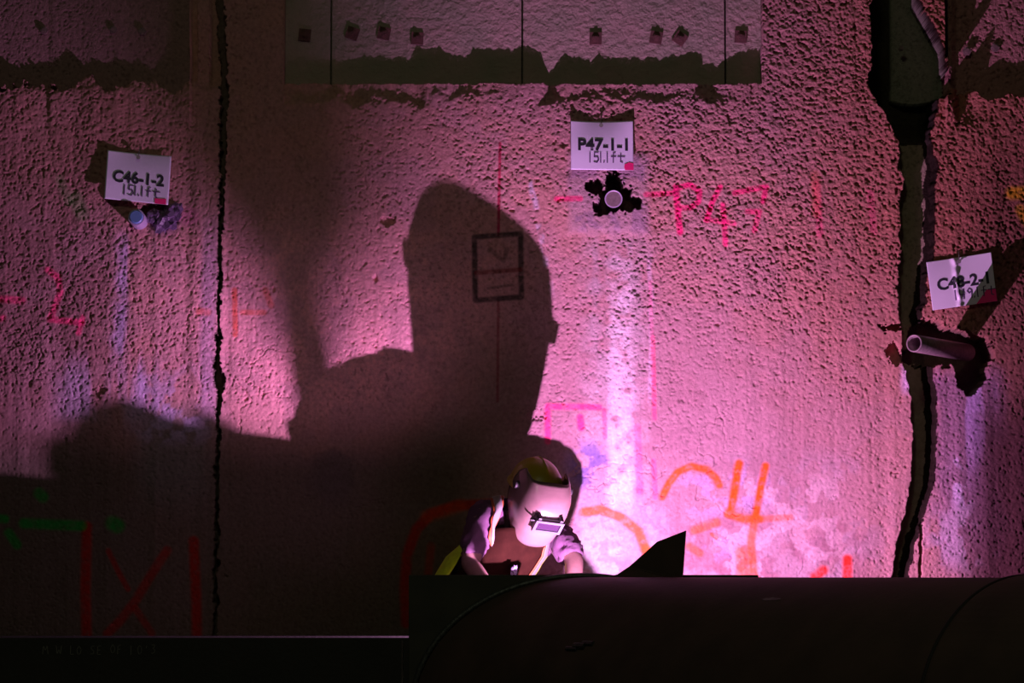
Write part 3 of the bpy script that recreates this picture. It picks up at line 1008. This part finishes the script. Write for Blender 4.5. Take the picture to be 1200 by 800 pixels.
# shirt with short sleeves
SJ = [(pelvis + V((0, 0, .02)), .142), (belly, .140), (chest, .148), (neckb, .078),
      (sR, .078), (sR.lerp(eR, .5), .066), (sR.lerp(eR, .96), .056),
      (sL, .078), (sL.lerp(eL, .5), .068), (sL.lerp(eL, 1.06), .058)]
SE = [(0, 1), (1, 2), (2, 3), (2, 4), (4, 5), (5, 6), (2, 7), (7, 8), (8, 9)]
shirt = skin('shirt', SJ, SE, M_SHIRT, man, root=1, sub=3, wrinkle=.012, wscale=20)
sh_off = man.location
vs_ = [v.co + shirt.location + sh_off for v in shirt.data.vertices]
BV = BVHTree.FromPolygons(vs_, [tuple(p_.vertices) for p_ in shirt.data.polygons])
# trousers and boots
TJ = [(pelvis, .132), (hipR, .098), (kneeR, .070), (ankR + V((0, 0, .03)), .062), (hipL, .098), (kneeL, .070), (ankL + V((0, 0, .03)), .062)]
skin('trousers', TJ, [(0, 1), (1, 2), (2, 3), (0, 4), (4, 5), (5, 6)], M_DENIM, man, root=0, sub=2, wrinkle=.006)
for an, to in ((ankR, toeR), (ankL, toeL)):
    skin('boot', [(an + V((0, 0, .10)), .050), (an + V((0, .02, 0)), .055), (an.lerp(to, .5) + V((0, 0, -.008)), .046), (to + V((0, -.03, .012)), .040)], [(0, 1), (1, 2), (2, 3)], M_BOOT, man, root=1)

# torso axis for the vest and apron
spine = [pelvis + V((0, 0, -.06)), pelvis, belly, chest, chest.lerp(neckb, .5)]


def torso_ring(p, r, a0, a1, n, sq=.92):
    out = []
    for k in range(n):
        a = a0 + (a1 - a0) * k / (n - 1)
        out.append(p + V((math.sin(a) * r, -math.cos(a) * r * sq, 0)))
    return out


def torso_sheet(rs, a0, a1, n=40, pts=None):
    pts = pts or spine
    dense_p, dense_r = [], []
    for i in range(len(pts) - 1):
        for k in range(6):
            tt = k / 6
            dense_p.append(pts[i].lerp(pts[i + 1], tt))
            dense_r.append(rs[i] * (1 - tt) + rs[i + 1] * tt)
    dense_p.append(pts[-1]); dense_r.append(rs[-1])
    rings = []
    for p_, r_ in zip(dense_p, dense_r):
        ring = torso_ring(p_, r_, a0, a1, n)
        ring = [q + (q - p_).normalized() * .007 * mnoise.noise(q * 14) for q in ring]
        rings.append(ring)
    return loft(rings, close=False)


vest = obj('vest', solidify(torso_sheet([.195, .208, .212, .214, .165], .55, 2 * PI - .80, 48), .004), M_LIME, man, smooth=True)
vr = loft([torso_ring(spine[2] + V((0, 0, dz)), .217, .55, 2 * PI - .80, 48) for dz in (-.025, .025)], close=False)
obj('reflective_band', solidify(vr, .003), M_REFL, vest, smooth=True)
apron = obj('apron', solidify(torso_sheet([.218, .216, .214, .220, .19], -.60, 1.0, 36, spine[:4] + [chest.lerp(neckb, .72)]), .004), M_LEATHER, man, smooth=True)


def strap(name, path, width, lift, m, parent, side_hint):
    """flat band laid over the shirt along path"""
    P = [V(q) for q in path]
    dense = []
    for a, b in zip(P, P[1:]):
        dense += [a.lerp(b, k / 8) for k in range(8)]
    dense.append(P[-1])
    for _ in range(6):
        dense = [dense[0]] + [(dense[i - 1] + dense[i] * 2 + dense[i + 1]) / 4 for i in range(1, len(dense) - 1)] + [dense[-1]]
    rows = []
    for i, q in enumerate(dense):
        d = (dense[min(i + 1, len(dense) - 1)] - dense[max(i - 1, 0)]).normalized()
        row = []
        for k in range(5):
            s = side_hint - d * side_hint.dot(d)
            qq = q + s.normalized() * (width * (k / 4 - .5))
            co, nn, _i, _d = BV.find_nearest(qq)
            out = (qq - co)
            if out.dot(nn) < 0:
                qq = co
            row.append(co + (q - co).normalized() * lift if (q - co).dot(nn) > .01 else co + nn * lift)
        rows.append(row)
    for _ in range(3):
        rows = [rows[0]] + [[(rows[i - 1][k] + rows[i][k] * 2 + rows[i + 1][k]) / 4 for k in range(5)] for i in range(1, len(rows) - 1)] + [rows[-1]]
    closed = []
    for i, r in enumerate(rows):
        d = rows[min(i + 1, len(rows) - 1)][2] - rows[max(i - 1, 0)][2]
        nn = d.cross(r[4] - r[0]).normalized()
        if nn.dot(r[2] - chest) < 0: nn = -nn
        closed.append(r + [p_ - nn * .004 for p_ in r[::-1]])
    return obj(name, loft(closed), m, parent, smooth=True)


pathR = [at(574, 640, -.66), at(583, 622, -.72), at(587, 604, -.72), at(583, 584, -.62), at(578, 580, -.52), at(572, 600, -.38), at(566, 650, -.30)]
s1 = strap('shoulder_strap', pathR, .060, .010, M_ORNG, man, V((1, 0, 0)))
strap('silver_stripe', pathR, .034, .014, M_REFL, s1, V((1, 0, 0)))
s1 = obj('front_edge_tape', solidify(torso_sheet([.226, .224, .222, .228, .19], .98, 1.20, 6), .003), M_ORNG, vest, smooth=True)
obj('front_edge_stripe', solidify(torso_sheet([.231, .229, .227, .233, .195], 1.02, 1.15, 6), .003), M_REFL2, vest, smooth=True)
tag(apron, 'brown leather bib apron')
rp_ = at(603, 669, -.70)
rp_ = V((rp_.x, chest.y - .232, rp_.z))
bm = bmesh.new()
bmesh.ops.create_icosphere(bm, subdivisions=3, radius=.019)
for v in bm.verts:
    v.co *= 1 + .5 * mnoise.noise(v.co * 90)
    v.co = V((v.co.x * .8, v.co.y * .6, v.co.z * 1.2)) + rp_
obj('pocket_rag', bm, mat('pale_rag', (.20, .18, .25), rough=.8), apron, smooth=False)

# ---- welding hood and hard hat, in the head's own axes
f = (at(664, 726, -1.08) - headc).normalized()
sx_ = f.cross(V((0, 0, 1))).normalized()       # to the picture's ... side axis
if sx_.x < 0: sx_ = -sx_
ROLL = math.radians(10)
u_ = sx_.cross(f).normalized()
if u_.z < 0: u_ = -u_
sx_, u_ = sx_ * math.cos(ROLL) - u_ * math.sin(ROLL), u_ * math.cos(ROLL) + sx_ * math.sin(ROLL)
HL = lambda x, y, z: headc + sx_ * x + f * y + u_ * z       # x side, y forward, z up

hood = empty('welding_hood', headc)
place(hood, man)
NA, NV = 44, 30
rows = []
for i in range(NV + 1):
    row = []
    tv = i / NV
    for k in range(NA + 1):
        a = math.radians(-116 + 232 * k / NA)
        ca = abs(a) / math.radians(116)
        vb = -.148 + .105 * ca ** 1.7
        vt = .140 - .030 * ca ** 2
        v_ = vt + (vb - vt) * tv
        wv = np.interp(v_, [-.16, -.12, -.06, .02, .07, .11, .14], [.104, .110, .114, .115, .111, .096, .070])
        dv = np.interp(v_, [-.16, -.12, -.06, .02, .07, .10, .125, .14], [.138, .158, .168, .163, .147, .120, .078, .045])
        sgn = 1 if math.sin(a) >= 0 else -1
        xx = wv * sgn * abs(math.sin(a)) ** .80
        yy = dv * (1 if math.cos(a) >= 0 else -1) * abs(math.cos(a)) ** .80
        row.append(HL(xx, yy, v_))
    rows.append(row)
bm = loft(rows, close=False)
shell = obj('hood_shell', solidify(bm, .004), M_HOOD, hood, smooth=True)


def hbox(x0, x1, y0, y1, z0, z1, bev=.003):
    b = box_bm(x0, x1, y0, y1, z0, z1, bev, 2)
    for v in b.verts:
        v.co = HL(*v.co)
    return b


LZ = .018
obj('lens_housing', hbox(-.062, .062, .135, .172, LZ - .032, LZ + .033), M_DARKP, hood)
fr = bmesh.new()
for (x0, x1, z0, z1) in ((-.062, .062, LZ + .020, LZ + .032), (-.062, .062, LZ - .034, LZ - .022), (-.062, -.050, LZ - .022, LZ + .020), (.050, .062, LZ - .022, LZ + .020)):
    b = box_bm(x0, x1, .170, .184, z0, z1)
    tmp = bpy.data.meshes.new('t'); b.to_mesh(tmp); b.free(); fr.from_mesh(tmp); bpy.data.meshes.remove(tmp)
for v in fr.verts:
    v.co = HL(*v.co)
obj('lens_frame', fr, M_FRAME, hood)
obj('lens', hbox(-.051, .051, .166, .176, LZ - .023, LZ + .021, .001), M_LENS, hood)
for sgn in (-1, 1):
    obj('hinge', hbox(sgn * .048 - .008, sgn * .048 + .008, .150, .180, LZ + .030, LZ + .043), M_DARKP, hood)
obj('latch', hbox(-.082, -.060, .158, .170, LZ + .012, LZ + .020, .001), M_DARKP, hood)
for sgn in (-1, 1):
    c = HL(sgn * .112, -.010, .050)
    obj('pivot_knob', tube([c, c + sx_ * sgn * .016], [.019, .015], n=16), M_DARKP, hood)

hat = empty('hard_hat', headc)
place(hat, man)
# dome: half ellipsoid with a ridge, above the head and behind the hood
rows = []
hu = (u_ * .90 - f * .44).normalized(); hf = sx_.cross(hu); hf = hf if hf.dot(f) > 0 else -hf
hc = HL(0, -.075, -.008)
for i in range(15):
    ph = (PI / 2) * i / 14
    row = []
    for k in range(48):
        a = 2 * PI * k / 48
        r_ = math.cos(ph)
        ridge = 1 + .05 * math.exp(-(math.sin(a) / .16) ** 2) * math.sin(ph * 1.2)
        row.append(hc + sx_ * (math.sin(a) * .108 * max(r_, .02)) + hf * (math.cos(a) * .140 * max(r_, .02)) + hu * (math.sin(ph) * .118 * ridge))
    rows.append(row)
obj('hat_shell', loft(rows, caps=True), M_HAT, hat, smooth=True)
rows = []
for (r1, r2, dz) in ((.106, .138, .012), (.117, .152, -.004), (.118, .153, -.009), (.104, .136, .0)):
    rows.append([hc + sx_ * (math.sin(2 * PI * k / 48) * r1) + hf * (math.cos(2 * PI * k / 48) * r2) + hu * dz for k in range(48)])
obj('hat_brim', loft(rows + [rows[0]], caps=False), M_HAT, hat, smooth=True)

# ================================================================== welding gun in the right hand
gun = empty('welding_gun', GUN_HANDLE)
tag(gun, 'grey welding gun held in the hand behind the pipe', 'tool')
M_GUN = mat('gun_grey', (.34, .30, .36), rough=.5)
M_COP = mat('copper_nozzle', (.55, .30, .18), rough=.35, metal=.6)
tipg = ARC + V((-.0142, .0105, .0302))
e = (tipg - ARC).normalized()
nk = tipg.lerp(GUN_END, .10)
obj('nozzle', tube([tipg, tipg.lerp(nk, .85), nk], [.0078, .0092, .0085], n=20), M_COP, gun, smooth=True)
obj('neck', tube([nk, nk.lerp(GUN_END, .08), nk.lerp(GUN_END, .5), GUN_END], [.008, .006, .0085, .0115], n=20), M_GUN, gun, smooth=True)
obj('wire', tube([ARC + e * .009, tipg], .0008, n=6), M_COP, gun)
hb_ = at(618, 722, -.957)
obj('handle', tube([GUN_END, at(634, 712, -.955), hb_, GUN_HANDLE, GUN_HANDLE + (GUN_HANDLE - hb_).normalized() * .02], [.0125, .016, .017, .017, .015], n=18), M_DARKP, gun, smooth=True)
hq = at(603, 669.5, -.93)
obj('trigger', box_bm(-.004, .004, -.02, .02, -.008, .008, .002), M_DARKP, gun).location = GUN_END.lerp(GUN_HANDLE, .5) + V((.02, 0, -.012)) - GUN_HANDLE
cstart = GUN_HANDLE + (GUN_HANDLE - hb_).normalized() * .018
obj('cable', tube([cstart, cstart + V((-.035, .03, -.03)), V((cstart.x - .06, -.905, .80)), V((cstart.x - .07, -.905, .35)), V((cstart.x - .12, -.905, .06)), V((cstart.x - .25, -.85, .016)), V((cstart.x - 2.0, -.6, .016))], .014, n=12), M_DARKP, gun, smooth=True)
